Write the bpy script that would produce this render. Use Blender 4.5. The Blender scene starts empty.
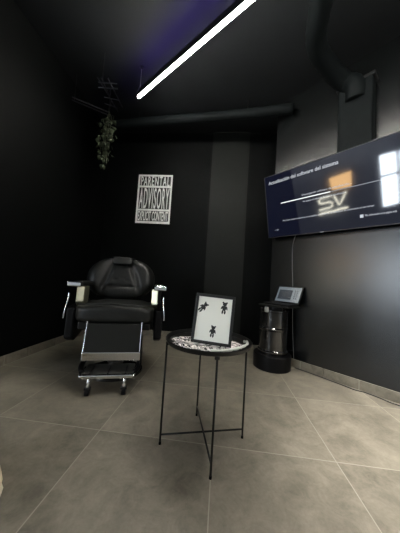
import bpy, bmesh, math, random
from mathutils import Vector, Matrix
random.seed(7)
PI = math.pi
COL = bpy.context.scene.collection
V = Vector

# ------------------------------------------------------------------ helpers
def link(o, parent=None):
    COL.objects.link(o)
    if parent is not None: o.parent = parent
    return o

def obj(name, bm, m, parent=None, smooth=False, bevel=0, seg=2, auto=None, sub=0):
    me = bpy.data.meshes.new(name)
    bmesh.ops.recalc_face_normals(bm, faces=bm.faces[:])
    bm.to_mesh(me); bm.free()
    for mm in (m if isinstance(m, (list, tuple)) else [m]): me.materials.append(mm)
    o = bpy.data.objects.new(name, me); link(o, parent)
    if smooth or auto:
        for p in me.polygons: p.use_smooth = True
    if auto:
        me.set_sharp_from_angle(angle=math.radians(auto))
    if bevel:
        b = o.modifiers.new('bevel', 'BEVEL'); b.width = bevel; b.segments = seg; b.limit_method = 'ANGLE'
        b.angle_limit = math.radians(40)
    if sub:
        s = o.modifiers.new('sub', 'SUBSURF'); s.levels = sub; s.render_levels = sub
    return o

def tag(o, label, cat, group=None):
    o['label'] = label; o['category'] = cat
    if group: o['group'] = group
    return o

def thing(name, label, cat, loc=(0, 0, 0), rotz=0, group=None):
    o = bpy.data.objects.new(name, None); link(o)
    o.empty_display_size = .1
    o.location = loc; o.rotation_euler = (0, 0, rotz)
    return tag(o, label, cat, group)

def struct(name, bm, m, **k):
    o = obj(name, bm, m, **k); o['kind'] = 'structure'; return o

def box(bm, c, s, M=None, mi=0):
    r = bmesh.ops.create_cube(bm, size=1)
    for v in r['verts']:
        v.co = V((v.co.x * s[0] + c[0], v.co.y * s[1] + c[1], v.co.z * s[2] + c[2]))
        if M: v.co = M @ v.co
    return r['verts']

def BB(c, s, M=None):
    bm = bmesh.new(); box(bm, c, s, M); return bm

def tube(bm, pts, r, n=10, caps=True):
    pts = [V(p) for p in pts]
    rr = r if isinstance(r, (list, tuple)) else [r] * len(pts)
    rings = []; prev = None
    for i, p in enumerate(pts):
        t = (pts[min(i + 1, len(pts) - 1)] - pts[max(i - 1, 0)]).normalized()
        if prev is None:
            a = V((0, 0, 1)) if abs(t.z) < .9 else V((1, 0, 0))
            x = t.cross(a).normalized()
        else:
            x = (prev - t * prev.dot(t)).normalized()
        prev = x; y = t.cross(x)
        rings.append([bm.verts.new(p + (x * math.cos(2 * PI * k / n) + y * math.sin(2 * PI * k / n)) * rr[i]) for k in range(n)])
    for a, b in zip(rings, rings[1:]):
        for k in range(n):
            bm.faces.new((a[k], a[(k + 1) % n], b[(k + 1) % n], b[k]))
    if caps:
        bm.faces.new(rings[0]); bm.faces.new(rings[-1][::-1])

def TB(pts, r, n=10):
    bm = bmesh.new(); tube(bm, pts, r, n); return bm

def lathe(bm, prof, n=48, c=(0, 0, 0), sx=1, sy=1):
    rings = []
    for r, z in prof:
        if r < 1e-6:
            rings.append([bm.verts.new((c[0], c[1], c[2] + z))])
        else:
            rings.append([bm.verts.new((c[0] + sx * r * math.cos(2 * PI * k / n), c[1] + sy * r * math.sin(2 * PI * k / n), c[2] + z)) for k in range(n)])
    for a, b in zip(rings, rings[1:]):
        if len(a) == 1 and len(b) == 1: continue
        for k in range(n):
            k2 = (k + 1) % n
            if len(a) == 1: bm.faces.new((a[0], b[k], b[k2]))
            elif len(b) == 1: bm.faces.new((a[k], a[k2], b[0]))
            else: bm.faces.new((a[k], a[k2], b[k2], b[k]))

def LT(prof, n=48, **k):
    bm = bmesh.new(); lathe(bm, prof, n, **k); return bm

def prism(outline, y0, y1):            # outline in x,z ; extruded along y
    bm = bmesh.new()
    a = [bm.verts.new((x, y0, z)) for x, z in outline]; b = [bm.verts.new((x, y1, z)) for x, z in outline]
    bm.faces.new(a); bm.faces.new(b[::-1])
    n = len(a)
    for i in range(n): bm.faces.new((a[i], b[i], b[(i + 1) % n], a[(i + 1) % n]))
    return bm

def catmull(pts, k=8):
    pts = [V(p) for p in pts]; o = []
    for i in range(len(pts) - 1):
        p0 = pts[max(i - 1, 0)]; p1 = pts[i]; p2 = pts[i + 1]; p3 = pts[min(i + 2, len(pts) - 1)]
        for j in range(k):
            t = j / k
            o.append(.5 * ((2 * p1) + (-p0 + p2) * t + (2 * p0 - 5 * p1 + 4 * p2 - p3) * t * t + (-p0 + 3 * p1 - 3 * p2 + p3) * t ** 3))
    o.append(pts[-1]); return o

# ------------------------------------------------------------------ materials
def nmat(name):
    m = bpy.data.materials.new(name); m.use_nodes = True
    return m, m.node_tree.nodes, m.node_tree.links, m.node_tree.nodes['Principled BSDF']

def mat(name, col, rough=.5, metal=0, spec=.5, noise=0, nscale=8, bump=0, bscale=60, coat=0, var=None):
    m, N, L, b = nmat(name)
    b.inputs['Base Color'].default_value = (*col, 1)
    b.inputs['Roughness'].default_value = rough; b.inputs['Metallic'].default_value = metal
    b.inputs['Specular IOR Level'].default_value = spec
    b.inputs['Coat Weight'].default_value = coat
    tc = N.new('ShaderNodeTexCoord')
    if noise:
        t = N.new('ShaderNodeTexNoise'); t.inputs['Scale'].default_value = nscale; t.inputs['Detail'].default_value = 5
        L.new(tc.outputs['Object'], t.inputs['Vector'])
        r = N.new('ShaderNodeMapRange'); r.inputs[1].default_value = .3; r.inputs[2].default_value = .7
        r.inputs[3].default_value = 1 - noise; r.inputs[4].default_value = 1 + noise
        L.new(t.outputs['Fac'], r.inputs[0])
        mx = N.new('ShaderNodeVectorMath'); mx.operation = 'SCALE'; mx.inputs[0].default_value = col
        L.new(r.outputs[0], mx.inputs['Scale']); L.new(mx.outputs[0], b.inputs['Base Color'])
    if bump:
        t = N.new('ShaderNodeTexNoise'); t.inputs['Scale'].default_value = bscale; t.inputs['Detail'].default_value = 4
        L.new(tc.outputs['Object'], t.inputs['Vector'])
        bp = N.new('ShaderNodeBump'); bp.inputs['Strength'].default_value = bump; bp.inputs['Distance'].default_value = .01
        L.new(t.outputs['Fac'], bp.inputs['Height']); L.new(bp.outputs[0], b.inputs['Normal'])
    return m

def emit(name, col, s, base=(0, 0, 0), rough=.3, spec=.5):
    m, N, L, b = nmat(name)
    b.inputs['Base Color'].default_value = (*base, 1)
    b.inputs['Emission Color'].default_value = (*col, 1); b.inputs['Emission Strength'].default_value = s
    b.inputs['Roughness'].default_value = rough; b.inputs['Specular IOR Level'].default_value = spec
    return m

def tile_mat(name, grout=True, base=1.0):
    m, N, L, b = nmat(name)
    g = N.new('ShaderNodeNewGeometry'); sep = N.new('ShaderNodeSeparateXYZ'); L.new(g.outputs['Position'], sep.inputs[0])
    def mth(op, a, bb=None, c=None):
        n = N.new('ShaderNodeMath'); n.operation = op
        for i, x in enumerate((a, bb, c)):
            if x is None: continue
            if isinstance(x, (int, float)): n.inputs[i].default_value = x
            else: L.new(x, n.inputs[i])
        return n.outputs[0]
    def dist(o, off):
        t = mth('DIVIDE', mth('SUBTRACT', o, off), .6); fl = mth('FLOOR', t); f = mth('SUBTRACT', t, fl)
        return fl, mth('MULTIPLY', mth('MINIMUM', f, mth('SUBTRACT', 1.0, f)), .6)
    ix, dx = dist(sep.outputs[0], .0052); iy, dy = dist(sep.outputs[1], 1.1902)
    d = mth('MINIMUM', dx, dy)
    line = N.new('ShaderNodeMapRange'); line.inputs[1].default_value = .0014; line.inputs[2].default_value = .0028
    line.inputs[3].default_value = 1; line.inputs[4].default_value = 0; L.new(d, line.inputs[0])
    # per-tile offset of the pattern so that each tile is its own cut
    cmb = N.new('ShaderNodeCombineXYZ')
    L.new(mth('MULTIPLY', ix, 3.7), cmb.inputs[0]); L.new(mth('MULTIPLY', iy, 5.3), cmb.inputs[1])
    add = N.new('ShaderNodeVectorMath'); add.operation = 'ADD'; L.new(g.outputs['Position'], add.inputs[0]); L.new(cmb.outputs[0], add.inputs[1])
    def noise(s, det, rgh, dist_=0, rng=(.3, .7), to=(0, 1)):
        t = N.new('ShaderNodeTexNoise'); t.inputs['Scale'].default_value = s; t.inputs['Detail'].default_value = det
        t.inputs['Roughness'].default_value = rgh; t.inputs['Distortion'].default_value = dist_
        L.new(add.outputs[0], t.inputs['Vector'])
        r = N.new('ShaderNodeMapRange'); r.inputs[1].default_value, r.inputs[2].default_value = rng
        r.inputs[3].default_value, r.inputs[4].default_value = to
        L.new(t.outputs['Fac'], r.inputs[0]); return r.outputs[0]
    big = noise(2.6, 6, .62, .9); mid = noise(9, 7, .72, 1.2); fine = noise(70, 3, .6, 0, (.25, .75), (-.5, .5))
    f = mth('ADD', mth('ADD', mth('MULTIPLY', big, .46), mth('MULTIPLY', mid, .36)), mth('MULTIPLY', fine, .14))
    cr = N.new('ShaderNodeValToRGB'); e = cr.color_ramp.elements
    e[0].position = .10; e[0].color = (.096 * base, .086 * base, .066 * base, 1)
    e[1].position = .76; e[1].color = (.255 * base, .230 * base, .180 * base, 1)
    L.new(f, cr.inputs[0])
    mx = N.new('ShaderNodeMix'); mx.data_type = 'RGBA'
    L.new(mth('MULTIPLY', line.outputs[0], .8 if grout else 0.0), mx.inputs[0]); L.new(cr.outputs[0], mx.inputs[6])
    mx.inputs[7].default_value = (.33, .305, .25, 1)
    L.new(mx.outputs[2], b.inputs['Base Color'])
    rr = N.new('ShaderNodeMapRange'); rr.inputs[3].default_value = .38; rr.inputs[4].default_value = .55
    L.new(mid, rr.inputs[0]); L.new(rr.outputs[0], b.inputs['Roughness'])
    bp = N.new('ShaderNodeBump'); bp.inputs['Strength'].default_value = .12; bp.inputs['Distance'].default_value = .004
    L.new(mth('SUBTRACT', f, mth('MULTIPLY', line.outputs[0], .6)), bp.inputs['Height']); L.new(bp.outputs[0], b.inputs['Normal'])
    return m

def bandana_mat():
    m, N, L, b = nmat('bandana_print')
    tc = N.new('ShaderNodeTexCoord')
    ns = N.new('ShaderNodeTexNoise'); ns.inputs['Scale'].default_value = 30; ns.inputs['Distortion'].default_value = 2.2; ns.inputs['Detail'].default_value = 1
    L.new(tc.outputs['UV'], ns.inputs['Vector'])
    cr = N.new('ShaderNodeValToRGB'); e = cr.color_ramp.elements
    e[0].position = .47; e[0].color = (.012, .012, .012, 1); e[1].position = .51; e[1].color = (.85, .8, .78, 1)
    ns.inputs['Scale'].default_value = 8
    L.new(ns.outputs['Fac'], cr.inputs[0]); L.new(cr.outputs[0], b.inputs['Base Color'])
    b.inputs['Roughness'].default_value = .85
    return m

M = dict(
    black_wall=mat('black_satin_paint', (.0022, .0026, .0026), .60, spec=.07, noise=.15, nscale=3, bump=.05, bscale=90),
    right_wall=mat('dark_grey_satin_paint', (.0020, .0027, .0028), .27, spec=.62, noise=.08, nscale=3, bump=.05, bscale=90),
    pillar=mat('charcoal_paint', (.0085, .0095, .0086), .55, spec=.12, noise=.08, nscale=3, bump=.05, bscale=90),
    ceiling=mat('black_ceiling_paint', (.0075, .0085, .0095), .7, spec=.12, noise=.15, nscale=3),
    grey_wall=mat('grey_paint', (.50, .53, .56), .7, noise=.08, nscale=2),
    floor=tile_mat('concrete_tile'), base=tile_mat('concrete_tile_baseboard', True, 1.0),
    leather=mat('black_leather', (.0070, .0076, .0070), .42, spec=.36, bump=.2, bscale=45, noise=.1),
    panel=mat('black_vinyl', (.0085, .0090, .0078), .5, spec=.2, bump=.08, bscale=120),
    black_metal=mat('black_powder_coat', (.004, .004, .004), .42, spec=.3, bump=.03, bscale=200),
    black_plastic=mat('black_plastic', (.0025, .0025, .003), .45, spec=.15, bump=.02, bscale=150),
    chrome=mat('chrome', (.78, .79, .80), .13, 1, noise=.05, nscale=14),
    steel=mat('brushed_steel', (.80, .77, .58), .34, 1, noise=.12, nscale=18),
    gloss_black=mat('glossy_black_enamel', (.006, .006, .006), .16, spec=.6, coat=.6, bump=.02, bscale=20),
    matte_black=mat('matte_black_frame', (.005, .005, .005), .45, noise=.2, nscale=30),
    paper=mat('white_print_paper', (.86, .87, .80), .35, noise=.03, nscale=6),
    ink=mat('black_ink', (.012, .012, .012), .5, noise=.2, nscale=60),
    white_metal=mat('white_lacquer', (.66, .67, .65), .5, noise=.12, nscale=25),
    alu=mat('aluminium', (.05, .05, .055), .4, 1, noise=.05),
    leaf=mat('green_leaf', (.040, .050, .028), .6, spec=.25, noise=.35, nscale=12),
    stem=mat('green_stem', (.06, .07, .035), .7, noise=.2),
    cable=mat('black_cable', (.02, .02, .02), .5, noise=.1),
    grey_cable=mat('grey_cable', (.10, .10, .11), .5, noise=.1),
    beige=mat('beige_suede', (.62, .52, .36), .8, noise=.06, nscale=20, bump=.1),
    sole=mat('cream_rubber', (.60, .54, .42), .6, noise=.05),
    duct=mat('painted_duct', (.0052, .0066, .0070), .6, spec=.05, noise=.2, nscale=9),
    bandana=bandana_mat(),
    led=emit('led_diffuser', (1, .965, .88), 195),
    led2=emit('added_led_rear', (1, .95, .86), 190),  # glow of the added rear fill bar
    led3=emit('added_led_side', (.93, .97, 1), 60),  # glow of the added side room fill bar
    added_violet=emit('added_violet_glow', (.36, .26, 1), 140),  # added glow that tints the ceiling purple
    panel_grey=mat('grey_rubber', (.05, .05, .046), .5, bump=.05, bscale=120),
    screen=emit('tv_screen', (.010, .014, .045), .30, base=(.004, .004, .005), rough=.05, spec=.75),
    ui=emit('screen_text', (.85, .9, 1), .62, rough=.4),
    ui_dim=emit('screen_progress_track', (.5, .56, .66), .42, rough=.4),
    ui_bright=emit('screen_progress_fill', (.95, .97, 1), 1.1, rough=.4),
    lap_screen=emit('laptop_display', (.30, .38, .44), .36, base=(.01, .01, .01), rough=.25),
    lap_win=emit('laptop_window', (.05, .085, .13), .18, base=(.01, .01, .01), rough=.25),
    lap_icon=emit('laptop_icons', (.05, .06, .08), .5, base=(.01, .01, .01), rough=.25),
    neon=emit('neon_tube', (1, .96, .78), 19),
    warm=emit('warm_lamp_shade', (1, .60, .26), 13),
    glass=None, cap=mat('grey_metal', (.30, .30, .28), .4, .6, noise=.2),
    white_frame=mat('white_window_frame', (.7, .7, .7), .5, noise=.04),
)
gm, N_, L_, b_ = nmat('window_glass')
tr_ = N_.new('ShaderNodeBsdfTransparent'); gl_ = N_.new('ShaderNodeBsdfGlossy'); gl_.inputs['Roughness'].default_value = .02
mx_ = N_.new('ShaderNodeMixShader'); mx_.inputs[0].default_value = .05
L_.new(tr_.outputs[0], mx_.inputs[1]); L_.new(gl_.outputs[0], mx_.inputs[2]); L_.new(mx_.outputs[0], N_['Material Output'].inputs['Surface'])
M['glass'] = gm

# ------------------------------------------------------------------ camera
cam = bpy.data.cameras.new('camera'); co = link(bpy.data.objects.new('camera', cam))
cr_ = V((.99362894, .09246301, .06443697)); cu = V((-.05842799, -.06628785, .99608839)); cf = V((-.09637272, .99350718, .0604631))
co.matrix_world = Matrix(((cr_.x, cu.x, -cf.x, 0), (cr_.y, cu.y, -cf.y, 0), (cr_.z, cu.z, -cf.z, .832), (0, 0, 0, 1)))
cam.sensor_fit = 'VERTICAL'; cam.sensor_height = 36; cam.lens = 222.75 / 533 * 36
cam.clip_start = .02
bpy.context.scene.camera = co

# ------------------------------------------------------------------ setting
H = 3.0
W0 = V((.80, 2.45, 0)); w = V((-.72487461, .68888083, 0)); n = V((-.68888083, -.72487461, 0))
XL, XF, YB, YR, XR = -1.81, -4.0, 3.15, -3.6, 2.6

struct('floor', BB(((XF + XR) / 2, (YR + YB) / 2, -.05), (XR - XF + .4, YB - YR + .4, .1)), M['floor'])
struct('ceiling', BB(((XF + XR) / 2, (YR + YB) / 2, H + .05), (XR - XF + .4, YB - YR + .4, .1)), M['ceiling'])
struct('wall_back', BB(((XL + .9) / 2, YB + .06, H / 2), (.9 - XL + .24, .12, H)), M['black_wall'])
struct('wall_left', BB((XL - .06, (YB + 1.3) / 2, H / 2), (.12, YB - 1.3, H)), M['black_wall'])
# right wall, running diagonally
Pa = V((.5755, 2.6634, 0)); tR = (XR - Pa.x) / -w.x; Pb = Pa - w * tR
def wall_poly(name, pts, m):
    bm = bmesh.new()
    a = [bm.verts.new((p[0], p[1], 0)) for p in pts]; b = [bm.verts.new((p[0], p[1], H)) for p in pts]
    bm.faces.new(a[::-1]); bm.faces.new(b); k = len(a)
    for i in range(k): bm.faces.new((a[i], a[(i + 1) % k], b[(i + 1) % k], b[i]))
    return struct(name, bm, m)
wall_poly('wall_right', [Pa, Pb, (XR + .12, Pb.y + .0), (XR + .12, Pb.y + .17), (.72 + .0, YB), (.70, YB)], M['right_wall'])
struct('wall_right_rear', BB((XR + .06, (Pb.y + YR) / 2, H / 2), (.12, Pb.y - YR, H)), M['grey_wall'])
struct('wall_rear', BB(((XF + XR) / 2, YR - .06, H / 2), (XR - XF + .24, .12, H)), M['grey_wall'])
struct('wall_passage', BB(((XF + XL) / 2 - .0, 1.36 + .0, H / 2), (XL - XF - .12, .12, H)), M['black_wall'])
# far wall with window opening y -3.1..-2.08, z .62..2.2
wy0, wy1, wz0, wz1 = -3.25, -2.08, .60, 2.2
bm = bmesh.new()
box(bm, (XF - .06, (1.42 + wy1) / 2, H / 2), (.12, 1.42 - wy1, H)); box(bm, (XF - .06, (wy0 + YR) / 2, H / 2), (.12, wy0 - YR, H))
box(bm, (XF - .06, (wy0 + wy1) / 2, wz0 / 2), (.12, wy1 - wy0, wz0)); box(bm, (XF - .06, (wy0 + wy1) / 2, (wz1 + H) / 2), (.12, wy1 - wy0, H - wz1))
struct('wall_far_left', bm, M['grey_wall'])
bm = bmesh.new()
for yy in (wy0 + .025, wy1 - .025, (wy0 + wy1) / 2): box(bm, (XF - .06, yy, (wz0 + wz1) / 2), (.07, .05, wz1 - wz0))
for zz in (wz0 + .025, wz1 - .025, 1.55): box(bm, (XF - .06, (wy0 + wy1) / 2, zz), (.07, wy1 - wy0, .05))
wf = struct('window_1', bm, M['white_frame'])
g = obj('pane', BB((XF - .06, (wy0 + wy1) / 2, (wz0 + wz1) / 2), (.006, wy1 - wy0 - .06, wz1 - wz0 - .06)), M['glass'], wf)

struct('trim_1', BB((.035, YB - .012, H / 2), (.53, .024, H)), M['pillar'])
tr = bpy.data.objects['trim_1']

def base_run(name, a, b, nn):
    a = V(a); b = V(b); d = (b - a); L = d.length; d.normalize(); nn = V(nn).normalized()
    bm = bmesh.new(); gap = .002; t = 0
    while t < L:
        e = min(t + .6, L)
        vs = []
        for (s, o, z) in ((t + gap, 0, 0), (e - gap, 0, 0), (e - gap, .012, 0), (t + gap, .012, 0)):
            vs.append(a + d * s + nn * o)
        lo = [bm.verts.new(p) for p in vs]; hi = [bm.verts.new(p + V((0, 0, .08))) for p in vs]
        bm.faces.new(lo); bm.faces.new(hi)
        for i in range(4): bm.faces.new((lo[i], lo[(i + 1) % 4], hi[(i + 1) % 4], hi[i]))
        t = e
    return struct(name, bm, M['base'], bevel=.002)
base_run('baseboard_left', (XL, 1.42, 0), (XL, YB - .013, 0), (1, 0, 0))
base_run('baseboard_back', (XL, YB, 0), (-.235, YB, 0), (0, -1, 0))
base_run('baseboard_right', tuple(Pa), tuple(Pb), tuple(n))

# ------------------------------------------------------------------ pendant LED bars
def led_bar(a, d, L, label, mled, group=None):
    a = V(a); d = V(d).normalized(); ang = math.atan2(d.y, d.x)
    t = thing('pendant_light', label, 'lamp', (a.x, a.y, a.z), ang, group)
    obj('housing', BB((L / 2, 0, .018), (L, .026, .034)), M['alu'], t, bevel=.003)
    bm = bmesh.new()
    box(bm, (L / 2, 0, -.012), (L - .01, .024, .022))
    obj('diffuser', bm, mled, t, bevel=.006)
    for s in (0, L): obj('end_cap', BB((s, 0, .008), (.006, .030, .056)), M['alu'], t, bevel=.002)
    for s in (.025, L - .3):
        wre = obj('suspension_wire', TB([(s, 0, .035), (s, 0, H - a.z - .02)], .0026, 6), M['steel'], t)
        obj('ceiling_cup', LT([(0, 0), (.022, 0), (.022, .02), (0, .02)], 20, c=(s, 0, H - a.z - .021)), M['black_metal'], wre)
    return t
mainled = led_bar((-.967, 2.127, 2.695), (.811, -.585, 0), 2.6, 'long white glowing LED bar hanging diagonally from the black ceiling', M['led'])
obj('added_violet_strip', BB((1.3, 0, .037), (2.5, .018, .003)), M['added_violet'], mainled)  # added emitter for the purple ceiling tint, not a part of the bar
for yy in (-.013, .013): obj('added_strip_lip', BB((1.3, yy, .046), (2.56, .003, .026)), M['alu'], mainled)  # added lips that keep the violet glow off the walls
led_bar((1.0, -.55, 2.70), (.811, -.585, 0), 1.7, 'added unseen second LED bar behind the viewpoint, hanging from the ceiling', M['led2'])  # added out of view to brighten the foreground floor and the print

led_bar((-3.45, -2.6, 2.70), (0.02, 1, 0), 3.0, 'added unseen third LED bar in the side room left of the viewpoint, hanging from the ceiling', M['led3'])  # added out of view to brighten the far wall mirrored in the screen

sl = thing('added_fill_spotlight', 'added unseen ceiling spotlight above the right side of the floor, out of the picture', 'lamp', (1.95, .55, H - .12))  # invented fixture holding the fill light for the right floor
obj('can', LT([(.046, -.04), (.052, -.04), (.052, .10), (.03, .119), (0, .119), (0, .09), (.046, .09)], 32), M['black_metal'], sl, auto=40)
spot = bpy.data.lights.new('spotlight', 'SPOT'); spot.energy = 1350; spot.color = (1, .96, .90); spot.spot_size = math.radians(66); spot.spot_blend = 1; spot.shadow_soft_size = .12  # added fill light that makes the floor brighter on the right
so = link(bpy.data.objects.new('spotlight', spot)); so.location = (1.95, .55, H - .16)
so.rotation_euler = (V((1.8, .95, 0)) - V((1.95, .55, H - .16))).to_track_quat('-Z', 'Y').to_euler()

# ------------------------------------------------------------------ pipe and duct
bm = bmesh.new(); tube(bm, catmull([(XL + .004, 2.80, 2.85), (-1.03, 2.70, 2.85), (-.375, 2.635, 2.845), (.30, 2.545, 2.835), (.70, 2.48, 2.83)], 6), .055, 18)
pp = thing('ceiling_pipe', 'black round pipe running across under the ceiling in front of the back wall', 'pipe', (-.4, 2.64, 2.78))
o = obj('pipe', bm, M['duct'], None, smooth=True); o.parent = pp; o.location = (.4, -2.64, -2.78)
for x, y in ((-1.2, 2.724), (.2, 2.56)):
    bm = TB([(x, y, 2.9), (x, y, H - .001)], .006, 8)
    o = obj('hanger_rod', bm, M['black_metal'], pp); o.location = (.4, -2.64, -2.78)

dc = W0 - w * .515
dt = thing('ventilation_duct', 'dark ventilation duct bending along the ceiling and dropping behind the television', 'duct', (dc.x, dc.y, 1.75), math.atan2(-w.y, -w.x))
# local x along wall (to the right), local y = away from the room (-n), so room side is -y
obj('drop_duct', BB((0, -.056, .48), (.27, .11, .96)), M['duct'], dt, bevel=.02, seg=3)
def inl(p):
    q = V(p) - V((dc.x, dc.y, 1.75)); ex = -w; ey = -n
    return V((q.dot(ex), q.dot(ey), q.z))
path = catmull([inl((.50, 1.12, 2.80)), inl((.57, 1.46, 2.80)), inl((.66, 1.76, 2.79)), inl((.86, 1.96, 2.78)), inl((1.03, 2.055, 2.74)), V((-.0, -.12, .92)), V((0, -.09, .80))], 8)
obj('flexible_duct', TB(path, [.074 + .004 * (i % 2) for i in range(len(path))], 20), M['duct'], dt, smooth=True)
obj('flange', BB((0, -.06, .95), (.30, .12, .03)), M['black_metal'], dt, bevel=.004)
for px in (inl((.57, 1.46, 2.80)), inl((.80, 1.90, 2.78))):
    obj('strap', TB([px + V((0, 0, .05)), px + V((0, 0, H - 2.80))], .007, 8), M['alu'], dt)

# ------------------------------------------------------------------ barber chair (front = -y)
ch = thing('barber_chair', 'black leather barber chair with chrome footrest by the dark back wall', 'chair', (-.87, 1.92, 0), math.radians(17.45))
obj('base_plate', LT([(0, 0), (.222, 0), (.23, .008), (.228, .022), (.19, .038), (.12, .055), (.075, .062), (0, .062)], 64), M['gloss_black'], ch, auto=40)
obj('column', LT([(0, .06), (.07, .06), (.065, .12), (.048, .13), (.048, .40), (0, .40)], 32), M['gloss_black'], ch, auto=40)
obj('seat_frame', BB((0, .0, .43), (.54, .48, .06)), M['black_metal'], ch, bevel=.012)

def cushion(cx, cy, cz, sx, sy, sz, nx=14, ny=12, puff=.02, p=4.0):
    bm = bmesh.new(); bmesh.ops.create_cube(bm, size=2)
    bmesh.ops.subdivide_edges(bm, edges=bm.edges[:], cuts=nx, use_grid_fill=True)
    for v in bm.verts:
        x, y, z = v.co
        k = (abs(x) ** p + abs(y) ** p + abs(z) ** (p)) ** (1 / p)
        m_ = max(abs(x), abs(y), abs(z)); q = V((x, y, z)) * (m_ / k) if k else V((x, y, z))
        q = V((x, y, z)).lerp(q, .85)
        v.co = V((cx + q.x * sx / 2, cy + q.y * sy / 2, cz + q.z * sz / 2))
    return bm
bm = cushion(-.004, -.02, .523, .595, .55, .135, p=6)
for v in bm.verts:
    x, y, z = v.co
    if z > .55:
        v.co.z += .016 * math.exp(-((x) / .2) ** 2) * math.cos(y * 4) - .012 * math.exp(-((abs(x) - .235) / .022) ** 2)
    v.co.y -= .012 * math.sin(x * 17 + z * 20) * (1 if y < -.2 else 0) * .35
seat = obj('seat', bm, M['leather'], ch, smooth=True, sub=1)
obj('piping', TB([(-.27, -.292, .598), (-.1, -.297, .606), (.1, -.297, .606), (.27, -.292, .598)], .005, 8), M['leather'], seat, smooth=True)

# backrest: a wide rounded cushion, tilted back
TILT = Matrix.Translation((-.042, .22, .595)) @ Matrix.Rotation(math.radians(-14), 4, 'X')
def back_mesh():
    bm = bmesh.new(); nr, na = 16, 72
    cz, hw, hh = .200, .330, .228
    def outline(a):
        c, s = math.cos(a), math.sin(a)
        e = 2 / 2.25
        x = hw * math.copysign(abs(c) ** e, c); z = hh * math.copysign(abs(s) ** e, s)
        if z < 0: x *= 1 + .0 * z; z *= .92
        z -= .060 * math.exp(-(x / .075) ** 4) if s > 0 else 0
        return x, z
    for side in (-1, 1):
        rings = []
        for i in range(nr + 1):
            t = i / nr
            if i == 0: rings.append([bm.verts.new((0, side * (.060 if side < 0 else .04), 0))]); continue
            ring = []
            for k in range(na):
                x, z = outline(2 * PI * k / na); x *= t; z *= t
                th = .062 * (1 - t ** 5) ** .5 if side < 0 else .04 * (1 - t ** 5) ** .5
                if side < 0:
                    wing = max(0, (abs(x) - .13) / .18); th += .038 * min(1, wing * 1.5) * (1 - t ** 6)     # side wings stand proud
                    cen = math.exp(-((abs(x) - (.075 + .34 * max(0, .16 - z))) / .018) ** 2); th -= .026 * cen * (1 - t ** 8)
                    th -= .012 * math.exp(-((z + .085) / .014) ** 2) * math.exp(-(x / .17) ** 6)
                    for bx, bz in ((-.055, -.02), (.055, -.02), (-.09, -.085), (.09, -.085)):
                        th -= .010 * math.exp(-(((x - bx) ** 2 + (z - bz) ** 2) / .018 ** 2))
                ring.append(bm.verts.new((x, side * th, z)))
            rings.append(ring)
        for a, b in zip(rings, rings[1:]):
            for k in range(na):
                k2 = (k + 1) % na
                if len(a) == 1: bm.faces.new((a[0], b[k], b[k2]))
                else: bm.faces.new((a[k], a[k2], b[k2], b[k]))
    bmesh.ops.remove_doubles(bm, verts=bm.verts[:], dist=.0005)
    for v in bm.verts: v.co = TILT @ (v.co + V((0, 0, cz)))
    return bm
backrest = obj('backrest', back_mesh(), M['leather'], ch, smooth=True, sub=1)
obj('back_frame', BB((0, .10, .10), (.30, .03, .34), TILT), M['black_metal'], ch, bevel=.01)
# headrest roll
bm = cushion(0, 0, 0, .185, .085, .080, nx=8, p=5)
for v in bm.verts: v.co = TILT @ (v.co + V((0, -.055, .368)))
hd = obj('headrest', bm, M['leather'], ch, smooth=True, sub=1)
obj('headrest_plate', BB((0, -.022, .372), (.222, .022, .105), TILT), M['black_plastic'], hd, bevel=.009)
for s in (-1, 1): obj('headrest_post', TB([TILT @ V((s * .05, -.01, .26)), TILT @ V((s * .05, -.03, .37))], .008, 10), M['black_metal'], hd)
obj('strap', TB([TILT @ V((-.102, -.03, .40)), TILT @ V((-.102, -.055, .36)), TILT @ V((-.098, -.045, .33))], .006, 8), M['black_metal'], hd)

for s in (-1, 1):
    ar = obj('armrest', BB((s * .322 + .006, -.02, .742), (.088, .40, .036)), M['leather'], ch, bevel=.014, seg=3)
    obj('chrome_cap', BB((s * .322 + .006, -.225, .742), (.100, .05, .038)), M['chrome'], ar, bevel=.008, seg=3)
    # polished upright between arm pad and seat
    prof = [(-.15, .722), (-.02, .722), (-.01, .66), (-.03, .58), (-.12, .56), (-.165, .60)]
    bm = bmesh.new(); a_ = [bm.verts.new((s * .262, y, z)) for y, z in prof]; b__ = [bm.verts.new((s * .315, y - .02, z)) for y, z in prof]
    bm.faces.new(a_); bm.faces.new(b__[::-1])
    for i in range(6): bm.faces.new((a_[i], b__[i], b__[(i + 1) % 6], a_[(i + 1) % 6]))
    obj('arm_upright', bm, M['steel'], ch, bevel=.008, seg=3)
    # black side apron hanging to below the seat
    prof = [(-.22, .56), (.20, .60), (.22, .44), (.10, .34), (-.16, .30), (-.23, .33)]
    bm = bmesh.new(); a_ = [bm.verts.new((s * .300, y, z)) for y, z in prof]; b__ = [bm.verts.new((s * .362, y, z)) for y, z in prof]
    bm.faces.new(a_); bm.faces.new(b__[::-1])
    for i in range(6): bm.faces.new((a_[i], b__[i], b__[(i + 1) % 6], a_[(i + 1) % 6]))
    sp = obj('side_panel', bm, M['black_plastic'], ch, bevel=.014, seg=3)
    obj('chrome_trim', TB(catmull([(s * .362, -.19, .67), (s * .363, -.20, .62), (s * .368, -.215, .57), (s * .374, -.222, .52), (s * .376, -.222, .48)], 6), .0055, 8), M['chrome'], ch, smooth=True)
    obj('arm_post', BB((s * .325, .09, .66), (.05, .10, .14)), M['black_metal'], ch, bevel=.01)

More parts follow.
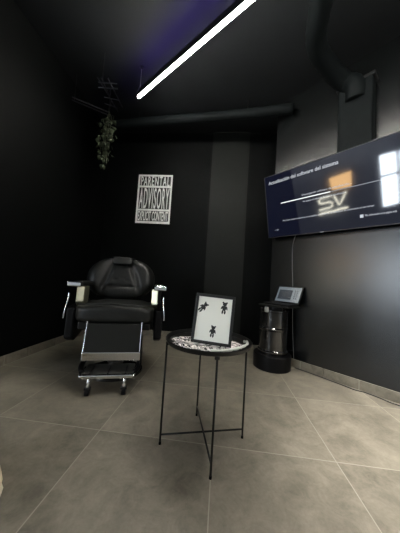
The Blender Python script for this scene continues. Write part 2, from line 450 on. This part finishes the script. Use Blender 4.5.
# leg rest panel: top (y -.30, z .455) to bottom (y -.42, z .20)
LR = Matrix.Translation((.01, -.285, .468)) @ Matrix.Rotation(math.radians(-15), 4, 'X')
lp = obj('leg_rest', BB((0, .0, -.115), (.385, .03, .215), LR), M['panel'], ch, bevel=.008)
KP = Matrix.Translation(LR @ V((0, -.006, -.237))) @ Matrix.Rotation(math.radians(2), 4, 'X')
obj('kick_plate', BB((0, 0, 0), (.400, .022, .060), KP), M['chrome'], lp, bevel=.004)
for s in (-1, 1):
    obj('edge_trim', BB((s * .195, -.006, -.10), (.006, .028, .215), LR), M['chrome'], lp, bevel=.002)
    obj('support_arm', TB([(s * .15, -.20, .42), LR @ V((s * .15, .03, -.08))], .012, 8), M['black_metal'], ch)
# footrest
ft = obj('footrest', BB((0, -.290, .122), (.35, .20, .014)), M['panel_grey'], ch, bevel=.004)
obj('front_bar', BB((0, -.402, .120), (.365, .026, .030)), M['chrome'], ft, bevel=.008, seg=3)
for s in (-1, 1): obj('side_bar', BB((s * .180, -.325, .124), (.014, .15, .02)), M['chrome'], ft, bevel=.004)
for x in (-.12, 0, .12): obj('tread_rib', BB((x, -.315, .131), (.010, .14, .006)), M['black_metal'], ft)
for s in (-1, 1):
    obj('footrest_arm', TB(catmull([(s * .18, -.34, .125), (s * .205, -.28, .14), (s * .20, -.2, .2), (s * .19, -.12, .40)], 6), .019, 12), M['black_plastic'], ch, smooth=True)
    lg = obj('footrest_leg', TB(catmull([(s * .118, -.40, .112), (s * .118, -.412, .09), (s * .118, -.415, .05)], 4), .011, 12), M['chrome'], ch, smooth=True)
    bm = TB([(s * .118 - .014, -.418, .026), (s * .118 + .014, -.418, .026)], .026, 20)
    obj('caster_wheel', bm, M['black_plastic'], lg, bevel=.004)
    obj('caster_fork', BB((s * .118, -.416, .047), (.042, .03, .018)), M['black_metal'], lg, bevel=.004)

# ------------------------------------------------------------------ side table
TC = V((-.046, 1.21, 0))
tb = thing('side_table', 'small round black metal tray table with four thin legs', 'table', tuple(TC))
tray = obj('tray', LT([(0, .509), (.212, .509), (.2225, .526), (.226, .527), (.228, .524), (.218, .504), (0, .504)], 72), M['black_metal'], tb, auto=35)
feet = [(-.255, 1.150), (.163, 1.273), (.006, .993), (-.101, 1.427)]
for fx, fy in feet:
    a = V((fx, fy, 0)) - TC
    top = a.normalized() * .2185
    l = obj('leg', TB([a.normalized() * .2185 + V((0, 0, .003)), top + V((0, 0, .505))], .0052, 10), M['black_metal'], tb, smooth=True)
    obj('foot_cap', LT([(0, 0), (.0065, 0), (.0065, .012), (0, .012)], 12, c=tuple(a.normalized() * .2185)), M['black_plastic'], l)
    obj('bracket', BB((0, 0, 0), (.012, .022, .014)), M['black_metal'], l, bevel=.002).matrix_local = Matrix.Translation(top * .985 + V((0, 0, .4975))) @ Matrix.Rotation(math.atan2(top.y, top.x), 4, 'Z')
for i, j in ((0, 1), (2, 3)):
    a = (V((*feet[i], 0)) - TC).normalized() * .2185; b = (V((*feet[j], 0)) - TC).normalized() * .2185
    z = .046 if i == 0 else .056
    obj('crossbar', TB([a + V((0, 0, z)), b + V((0, 0, z))], .0045, 10), M['black_metal'], tb, smooth=True)

# crumpled black and white bandana on the tray
bm = bmesh.new(); uvl = bm.loops.layers.uv.new('uv')
nx, ny = 70, 44; grid = []
def fold(u, v):
    return (.5 + .5 * math.sin(u * 21 + 5 * math.sin(v * 6)) * math.cos(v * 17 + 3 * math.sin(u * 9))) * .6 + (.5 + .5 * math.sin(u * 47 - v * 31 + 2 * math.sin(v * 23))) * .4
for j in range(ny + 1):
    row = []
    for i in range(nx + 1):
        u, v = i / nx, j / ny
        U, W = u * 2 - 1, v * 2 - 1
        # square to disc, then ragged
        x = U * math.sqrt(1 - W * W / 2); y = W * math.sqrt(1 - U * U / 2)
        a = math.atan2(y, x); rg = 1 + .05 * math.sin(5 * a + 1) + .04 * math.sin(11 * a)
        r_ = math.hypot(x, y)
        X = x * .186 * rg - .006; Y = y * .125 * rg - .052
        q = math.hypot(X, Y)
        if q > .196: X, Y = X * .196 / q, Y * .196 / q
        z = .5105 + .012 * fold(u, v) * (1 - .5 * r_ ** 4)
        row.append(bm.verts.new((X, Y, z)))
    grid.append(row)
for j in range(ny):
    for i in range(nx):
        f = bm.faces.new((grid[j][i], grid[j][i + 1], grid[j + 1][i + 1], grid[j + 1][i]))
        for l, (a, b) in zip(f.loops, ((i, j), (i + 1, j), (i + 1, j + 1), (i, j + 1))): l[uvl].uv = (a / nx * 1.5 + .25 * math.sin(b / ny * 9), b / ny * .55)
bd = thing('bandana', 'crumpled black and white patterned bandana spread in the round tray', 'cloth', (TC.x, TC.y, 0))
cl = obj('cloth', bm, M['bandana'], bd, smooth=True)
sm = cl.modifiers.new('solid', 'SOLIDIFY'); sm.thickness = .0015; sm.offset = 1
obj('rolled_hem', TB(catmull([(.02, -.185, .519), (.09, -.168, .522), (.15, -.13, .526), (.19, -.075, .530), (.198, -.03, .532), (.185, -.01, .528)], 8), [.006 + .0015 * math.sin(i) for i in range(41)], 10), M['paper'], bd, smooth=True)

# framed print leaning on the tray
fr = thing('picture_frame', 'black framed white print of three small bear figures standing on the tray table', 'picture frame', (-.031, 1.096, .5252))
Mf = Matrix.Rotation(math.radians(-2.8), 4, 'Z') @ Matrix.Rotation(math.radians(-9), 4, 'X') @ Matrix.Rotation(math.radians(2.6), 4, 'Y')
fw, fh, fb = .196, .240, .0145
bm = bmesh.new()
for c, s in (((0, 0, fb / 2), (fw, .018, fb)), ((0, 0, fh - fb / 2), (fw, .018, fb)), ((-fw / 2 + fb / 2, 0, fh / 2), (fb, .0178, fh - 2 * fb)), ((fw / 2 - fb / 2, 0, fh / 2), (fb, .0178, fh - 2 * fb))): box(bm, c, s, Mf)
obj('frame', bm, M['matte_black'], fr, bevel=.0015)
pr_ = obj('print', BB((0, -.002, fh / 2), (fw - 2 * fb + .002, .004, fh - 2 * fb + .002), Mf), M['paper'], fr)
obj('backing', BB((0, .006, fh / 2), (fw - .02, .005, fh - .02), Mf), M['matte_black'], fr)
obj('easel_back', TB([Mf @ V((0, .011, .17)), Mf @ V((0, .070, .004))], .005, 8), M['matte_black'], fr)
def bear(cx, cz, ang, k=1.0):
    bm = bmesh.new(); Mb = Mf @ Matrix.Translation((cx, -.0046, cz)) @ Matrix.Rotation(ang, 4, 'Y')
    def disc(x, z, rx, rz, rot=0):
        r = bmesh.ops.create_circle(bm, cap_ends=True, segments=18, radius=1)
        for v in r['verts']:
            p = V((v.co.x * rx * k, 0, v.co.y * rz * k)); p = Matrix.Rotation(rot, 4, 'Y') @ p
            v.co = Mb @ (p + V((x * k, disc.d, z * k)))
        disc.d -= .00003
    disc.d = 0
    disc(0, 0, .0085, .011); disc(0, .0155, .0085, .0075); disc(-.0075, .022, .0035, .0035); disc(.0075, .022, .0035, .0035)
    disc(-.010, .001, .0028, .0085, .35); disc(.010, .001, .0028, .0085, -.35)
    disc(-.0048, -.0165, .0036, .0085); disc(.0048, -.0165, .0036, .0085)
    o = obj('bear_figure', bm, M['ink'], pr_)
bear(-.058, .172, math.radians(42), 1.15); bear(.047, .180, math.radians(4), 1.2); bear(.003, .062, math.radians(5), 1.12)

# ------------------------------------------------------------------ writing
def text_mesh(s, bbox_w, bbox_h, depth=.0008, bold=0, shear=0, spacing=1):
    cu_ = bpy.data.curves.new('lettering', 'FONT'); cu_.body = s; cu_.align_x = 'LEFT'; cu_.extrude = .02; cu_.offset = bold
    cu_.space_character = spacing; cu_.shear = shear; cu_.resolution_u = 3
    o = bpy.data.objects.new('lettering', cu_); link(o)
    dg = bpy.context.evaluated_depsgraph_get()
    me = bpy.data.meshes.new_from_object(o.evaluated_get(dg)); bpy.data.objects.remove(o)
    xs = [v.co.x for v in me.vertices]; ys = [v.co.y for v in me.vertices]; zs = [v.co.z for v in me.vertices]
    x0, x1, y0, y1, z0, z1 = min(xs), max(xs), min(ys), max(ys), min(zs), max(zs)
    sy = bbox_h / (y1 - y0) if bbox_h else bbox_w / (x1 - x0)
    for v in me.vertices:
        v.co = V(((v.co.x - x0) * bbox_w / (x1 - x0), -(v.co.z - z0) / (z1 - z0) * depth, (v.co.y - y0) * sy))
    return me
def text(name, s, m, parent, loc, bw, bh, **k):
    me = text_mesh(s, bw, bh, **k); me.name = name; me.materials.clear(); me.materials.append(m)
    o = bpy.data.objects.new(name, me); link(o, parent); o.location = loc; return o

# ------------------------------------------------------------------ wall sign
sg = thing('wall_sign', 'white metal cut-out sign reading parental advisory on the black back wall', 'sign', (-1.301, YB - .012, 1.609), math.radians(0))
SW, SH = .512, .728
shear = Matrix.Rotation(math.radians(.9), 4, 'Y')
back = obj('backing', BB((SW / 2, -.004, SH / 2), (SW - .004, .012, SH - .004)), M['ink'], sg)
bm = bmesh.new(); e = .022
rows = [(.04, .185), (.215, .535), (.560, .705)]      # bottom, middle, top panels (z ranges)
for z0, z1 in ((0, .032), (.187, .213), (.537, .562), (.706, SH)): box(bm, (SW / 2, -.014, (z0 + z1) / 2), (SW, .012, z1 - z0))
for x in (e / 2, SW - e / 2): box(bm, (x, -.014, SH / 2), (e, .0121, SH))
obj('border', bm, M['white_metal'], sg, bevel=.001)
text('lettering', 'PARENTAL', M['white_metal'], sg, (.040, -.0085, .566), .432, .136, depth=.0105, bold=.0, spacing=1.22)
text('lettering', 'ADVISORY', M['white_metal'], sg, (.034, -.0085, .219), .444, .312, depth=.0105, bold=.0, spacing=1.2)
obj('lower_panel', BB((SW / 2, -.011, .11), (SW - .05, .004, .15)), M['ink'], sg)
text('lettering', 'EXPLICIT CONTENT', M['white_metal'], sg, (.032, -.0085, .040), .448, .140, depth=.0105, bold=.01)

# ------------------------------------------------------------------ television
Bt = V((.5143579, 2.5835036, 1.35806302)); up = V((-.14492631, -.15249866, .97761983)).normalized(); ex = -w; ey = up.cross(ex).normalized()
tv = thing('television', 'large flat television tilted down on the right wall, showing an update screen', 'television')
tv.matrix_world = Matrix(((ex.x, ey.x, up.x, Bt.x), (ex.y, ey.y, up.y, Bt.y), (ex.z, ey.z, up.z, Bt.z), (0, 0, 0, 1)))
TW, TH = 1.225, .675
obj('casing', BB((TW / 2, .022, TH / 2), (TW, .036, TH)), M['black_plastic'], tv, bevel=.004)
bm = bmesh.new(); b9 = .007
for c, s in (((TW / 2, 0, b9 / 2), (TW, .008, b9)), ((TW / 2, 0, TH - b9 / 2), (TW, .008, b9)), ((b9 / 2, 0, TH / 2), (b9, .008, TH - 2 * b9)), ((TW - b9 / 2, 0, TH / 2), (b9, .008, TH - 2 * b9))): box(bm, c, s)
obj('bezel', bm, M['alu'], tv, bevel=.001)
scn = obj('screen', BB((TW / 2, .002, TH / 2), (TW - 2 * b9, .004, TH - 2 * b9)), M['screen'], tv)
Y = -.0006
text('title_text', 'Actualización del software del sistema', M['ui'], scn, (.050, Y, .578), .685, .036, bold=.01)
text('status_text', 'Descargando software de actualización...', M['ui'], scn, (.405, Y, .376), .42, .022)
obj('progress_track', BB((.60, -.001, .357), (.84, .0012, .006)), M['ui_dim'], scn)
obj('progress_fill', BB((.42, -.0018, .357), (.48, .0012, .009)), M['ui_bright'], scn)
text('status_text', 'No apague el televisor durante la actualización', M['ui'], scn, (.41, Y, .312), .37, .020)
text('notice_text', 'Por favor espere mientras se actualiza el software. El televisor se reiniciará al terminar.', M['ui'], scn, (.19, Y, .158), .79, .020)
obj('notice_icon', BB((.889, Y, .098), (.024, .0012, .026)), M['ui'], scn)
text('notice_text', 'Más información en la página web', M['ui'], scn, (.912, Y, .086), .20, .022)
text('version_text', '- v 4.0', M['ui'], scn, (.085, Y, .074), .045, .014)
obj('power_mark', BB((.573, -.0045, .0035), (.03, .001, .003)), M['ui'], scn)
obj('wall_bracket', BB((TW / 2, .058, TH * .38), (.40, .036, .12)), M['black_metal'], tv, bevel=.004)
obj('tilt_arm', BB((TW / 2, .095, TH * .40), (.06, .05, .12)), M['black_metal'], tv, bevel=.004)

# ------------------------------------------------------------------ oil drum stand with laptop
DC = V((.565, 2.395, 0))
dr = thing('oil_drum', 'glossy black oil drum with ribs on a wider round base near the corner', 'drum', tuple(DC), math.atan2(-n.y, -n.x) - PI / 2)
obj('plinth', LT([(0, 0), (.180, 0), (.184, .004), (.184, .135), (.178, .142), (0, .142)], 64), M['black_plastic'], dr, auto=40)
R0 = .138
prof = [(0, .142), (R0, .142)]
for zc in (.172, .392):
    prof += [(R0, zc - .018), (R0 + .009, zc - .006), (R0 + .009, zc + .006), (R0, zc + .018)]
prof += [(R0, .555), (R0 + .006, .562), (R0 + .006, .578), (R0 - .008, .582), (R0 - .014, .570), (0, .570)]
obj('barrel', LT(prof, 72), M['gloss_black'], dr, auto=30)
obj('neck', LT([(0, .568), (.09, .568), (.08, .622), (0, .622)], 40), M['black_metal'], dr, auto=40)
obj('top_board', BB((.075, -.035, .627), (.31, .25, .012)), M['panel'], dr, bevel=.003)
obj('latch', BB((.005, -R0 - .006, .585), (.045, .016, .055)), M['cap'], dr, bevel=.008)

lap = thing('laptop', 'open black laptop with a lit screen on the oil drum', 'laptop')
LC = DC + ex * .083 - n * .048 + V((0, 0, .6335))
lrot = Matrix(((ex.x, -n.x, 0, LC.x), (ex.y, -n.y, 0, LC.y), (0, 0, 1, LC.z), (0, 0, 0, 1)))
lap.matrix_world = lrot
LW = .285
lb = obj('keyboard_base', BB((0, -.075, .009), (LW, .19, .016)), M['black_plastic'], lap, bevel=.003)
bm = bmesh.new()
for r_ in range(5):
    for c_ in range(13): box(bm, (-.125 + c_ * .0208, -.045 - r_ * .0185, .0182), (.017, .015, .0022))
obj('keys', bm, M['matte_black'], lb)
obj('touchpad', BB((0, -.150, .0176), (.09, .032, .001)), M['matte_black'], lb)
ML = Matrix.Translation((0, .022, .018)) @ Matrix.Rotation(math.radians(-30), 4, 'X')
lid = obj('lid', BB((0, .004, .102), (LW, .008, .204), ML), M['black_plastic'], lap, bevel=.003)
dsp = obj('display', BB((0.004, -.0008, .103), (LW - .034, .002, .172), ML), M['lap_screen'], lid)
obj('app_window', BB((-.030, -.0022, .098), (.145, .001, .112), ML), M['lap_win'], dsp)
bm = bmesh.new()
for r_ in range(5):
    for c_ in range(2): box(bm, (.072 + c_ * .022, -.0022, .06 + r_ * .022), (.012, .001, .012), ML)
obj('icons', bm, M['lap_icon'], dsp)

def wp(t, off, z):   # point along the right wall
    p = W0 - w * t + n * off; return (p.x, p.y, z)
tag(obj('power_cable', TB(catmull([wp(.0, .045, 1.40), wp(-.055, .007, 1.27), wp(-.052, .007, 1.06), wp(-.04, .008, .90), wp(-.035, .010, .80), wp(-.030, .010, .66), wp(-.02, .010, .40), wp(.0, .012, .14), wp(.01, .02, .09)], 8), .0028, 8), M['grey_cable'], smooth=True),
    'thin grey cable hanging down the wall from the television behind the laptop', 'cable')
fc = [(.80, 2.41, .0045), (.90, 2.315, .0045), (1.0, 2.21, .0045), (1.10, 2.10, .0045), (1.16, 2.03, .0045), (1.22, 2.00, .0045), (1.285, 1.93, .0045), (1.33, 1.865, .0045), (1.42, 1.79, .0045), (1.6, 1.62, .0045)]
tag(obj('floor_cable', TB(catmull(fc, 8), .0042, 8), M['cable'], smooth=True), 'thin dark cable lying on the floor along the right baseboard', 'cable')

# ------------------------------------------------------------------ hanging rack and vine, upper left
rk = thing('ceiling_rack', 'dark metal wire rack hanging from the ceiling in the left corner', 'rack', (-1.45, 2.30, 2.72))
def rr(p): return V(p) - V((-1.45, 2.30, 2.72))
for a, b in (((-1.73, 2.165), (-1.44, 2.385)), ((-1.70, 2.125), (-1.41, 2.345))):
    obj('rail', TB([rr((*a, 2.70)), rr((*b, 2.70))], .006, 8), M['alu'], rk)
for a, b in (((-1.32, 1.98), (-1.14, 2.0)), ((-1.35, 2.04), (-1.16, 2.06)), ((-1.36, 2.16), (-1.22, 2.20)), ((-1.40, 2.24), (-1.28, 2.31)), ((-1.30, 1.93), (-1.30, 2.36)), ((-1.20, 1.94), (-1.22, 2.30))):
    obj('crossbar', TB([rr((*a, 2.72)), rr((*b, 2.72))], .005, 8), M['alu'], rk)
obj('side_rail', TB([rr((-1.42, 2.37, 2.71)), rr((-1.30, 2.20, 2.715)), rr((-1.26, 1.93, 2.72))], .006, 8), M['black_metal'], rk)
for x, y in ((-1.70, 2.165), (-1.42, 2.37), (-1.26, 1.95)):
    obj('hanger', TB([rr((x, y, 2.70)), rr((x, y, 2.999))], .003, 6), M['black_metal'], rk)

vn = thing('hanging_vine', 'trailing green ivy hanging from the ceiling rack in the left corner', 'plant', (-1.405, 2.385, 2.66))
sb = bmesh.new(); lf = bmesh.new()
def leaf(p, s):
    a = random.uniform(0, 2 * PI); tl = random.uniform(-.9, .2)
    Ml = Matrix.Translation(p) @ Matrix.Rotation(a, 4, 'Z') @ Matrix.Rotation(tl, 4, 'X') @ Matrix.Rotation(random.uniform(-.5, .5), 4, 'Y')
    pts = [(0, 0, 0), (.34, 0, -.12), (.5, .05, -.5), (.28, .03, -.85), (0, 0, -1.15), (-.28, .03, -.85), (-.5, .05, -.5), (-.34, 0, -.12)]
    mid = lf.verts.new(Ml @ V((0, -.10 * s, -.5 * s)))
    vs = [lf.verts.new(Ml @ (V(q) * s)) for q in pts]
    for i in range(8): lf.faces.new((mid, vs[i], vs[(i + 1) % 8]))
for k in range(8):
    a0 = random.uniform(0, 2 * PI); r0 = random.uniform(.01, .10); L = random.choice([.22, .30, .36, .42, .48, .54]); p = V((r0 * math.cos(a0), r0 * math.sin(a0), .02)); pts = [V((0, 0, .04)), p]
    z = 0
    while z > -L:
        z -= .045; p = V((p.x + random.uniform(-.009, .009) - p.x * .02, p.y + random.uniform(-.009, .009) - p.y * .02, z)); pts.append(p)
        for _ in range(1 if random.random() < .75 else 2): leaf(p + V((random.uniform(-.065, .065), random.uniform(-.065, .065), 0)), random.uniform(.036, .052))
    tube(sb, pts, .0022, 5)
obj('stems', sb, M['stem'], vn); lo = obj('leaves', lf, M['leaf'], vn, smooth=True)
ms = lo.modifiers.new('s', 'SOLIDIFY'); ms.thickness = .0008

# ------------------------------------------------------------------ shoe tip at the left frame edge
sh = thing('shoe', 'beige rounded shoe toe just inside the left edge on the floor', 'shoe', (-.880, .820, 0), math.radians(62))
def shoe_section(bm, stations, z0s):
    rings = []
    for (y, hw, h, z0) in stations:
        ring = []
        for k in range(20):
            a = 2 * PI * k / 20; c, s = math.cos(a), math.sin(a)
            ring.append(bm.verts.new((hw * math.copysign(abs(c) ** .8, c), y, z0 + h / 2 + h / 2 * math.copysign(abs(s) ** .75, s))))
        rings.append(ring)
    for a, b in zip(rings, rings[1:]):
        for k in range(20): bm.faces.new((a[k], a[(k + 1) % 20], b[(k + 1) % 20], b[k]))
    bm.faces.new(rings[0]); bm.faces.new(rings[-1][::-1])
bm = bmesh.new(); shoe_section(bm, [(-.142, .012, .03, .02), (-.135, .030, .042, .02), (-.11, .044, .052, .02), (-.06, .050, .068, .02), (0, .044, .088, .02), (.06, .038, .100, .02), (.11, .038, .105, .02), (.135, .030, .09, .02), (.14, .014, .05, .03)], 0)
obj('upper', bm, M['beige'], sh, smooth=True)
bm = bmesh.new(); shoe_section(bm, [(-.148, .014, .022, .001), (-.138, .034, .025, .001), (-.11, .049, .026, .001), (-.06, .054, .026, .001), (0, .046, .026, .001), (.08, .042, .028, .001), (.135, .034, .028, .001), (.146, .016, .024, .001)], 0)
obj('sole', bm, M['sole'], sh, smooth=True)

# ------------------------------------------------------------------ things the television reflects
def neon_path(pts, r=.017):
    b = bmesh.new()
    tube(b, pts, r, 8); return b
ns = thing('neon_sign', 'glowing warm white neon letters with an underline, reflected in the television', 'sign', (XF + .03, -.62, .98), math.radians(-90))
# local x runs towards -y of the room, so the letters read correctly in the mirror of the screen
def ol(pts): return [V((x, 0, z)) for x, z in pts]
S1 = [(.00, .40), (-.30, .40), (-.37, .36), (-.37, .28), (-.30, .24), (-.06, .24), (.0, .20), (.0, .11), (-.06, .07), (-.40, .07)]
V1 = [(.08, .40), (.19, .09), (.23, .09), (.44, .42)]
obj('neon_letter', neon_path(ol(S1)), M['neon'], ns); obj('neon_letter', neon_path(ol(V1)), M['neon'], ns)
obj('neon_underline', neon_path(ol([(-.42, -.06), (-.2, -.05), (0, -.07), (.2, -.05), (.44, -.06)]), .022), M['neon'], ns)
obj('backing_rail', BB((0, -.02, .15), (.8, .012, .03)), M['black_metal'], ns)
wl = thing('wall_lamp', 'warm orange lit wall lamp on the far grey wall seen in the television', 'lamp', (XF + .002, -.93, 1.52), math.radians(-90))
obj('shade', prism([(-.27, .02), (.27, -.02), (.30, .42), (-.32, .36)], .03, .10), M['warm'], wl, bevel=.02)
obj('mount', BB((0, .016, .2), (.2, .03, .2)), M['black_metal'], wl)

# ------------------------------------------------------------------ daylight
W = bpy.data.worlds.new('world'); bpy.context.scene.world = W; W.use_nodes = True
bg = W.node_tree.nodes['Background']; bg.inputs[0].default_value = (.80, .90, 1, 1); bg.inputs[1].default_value = 32
pl = bpy.data.lights.new('window_portal', 'AREA'); pl.shape = 'RECTANGLE'; pl.size = wy1 - wy0; pl.size_y = wz1 - wz0
po = link(bpy.data.objects.new('window_portal', pl)); po.location = (XF - .13, (wy0 + wy1) / 2, (wz0 + wz1) / 2)
po.rotation_euler = (PI / 2, 0, -PI / 2); pl.cycles.is_portal = True

sc = bpy.context.scene
sc.view_settings.view_transform = 'Standard'; sc.view_settings.look = 'None'; sc.view_settings.gamma = 1
sc.view_settings.exposure = 0; sc.view_settings.use_curve_mapping = False
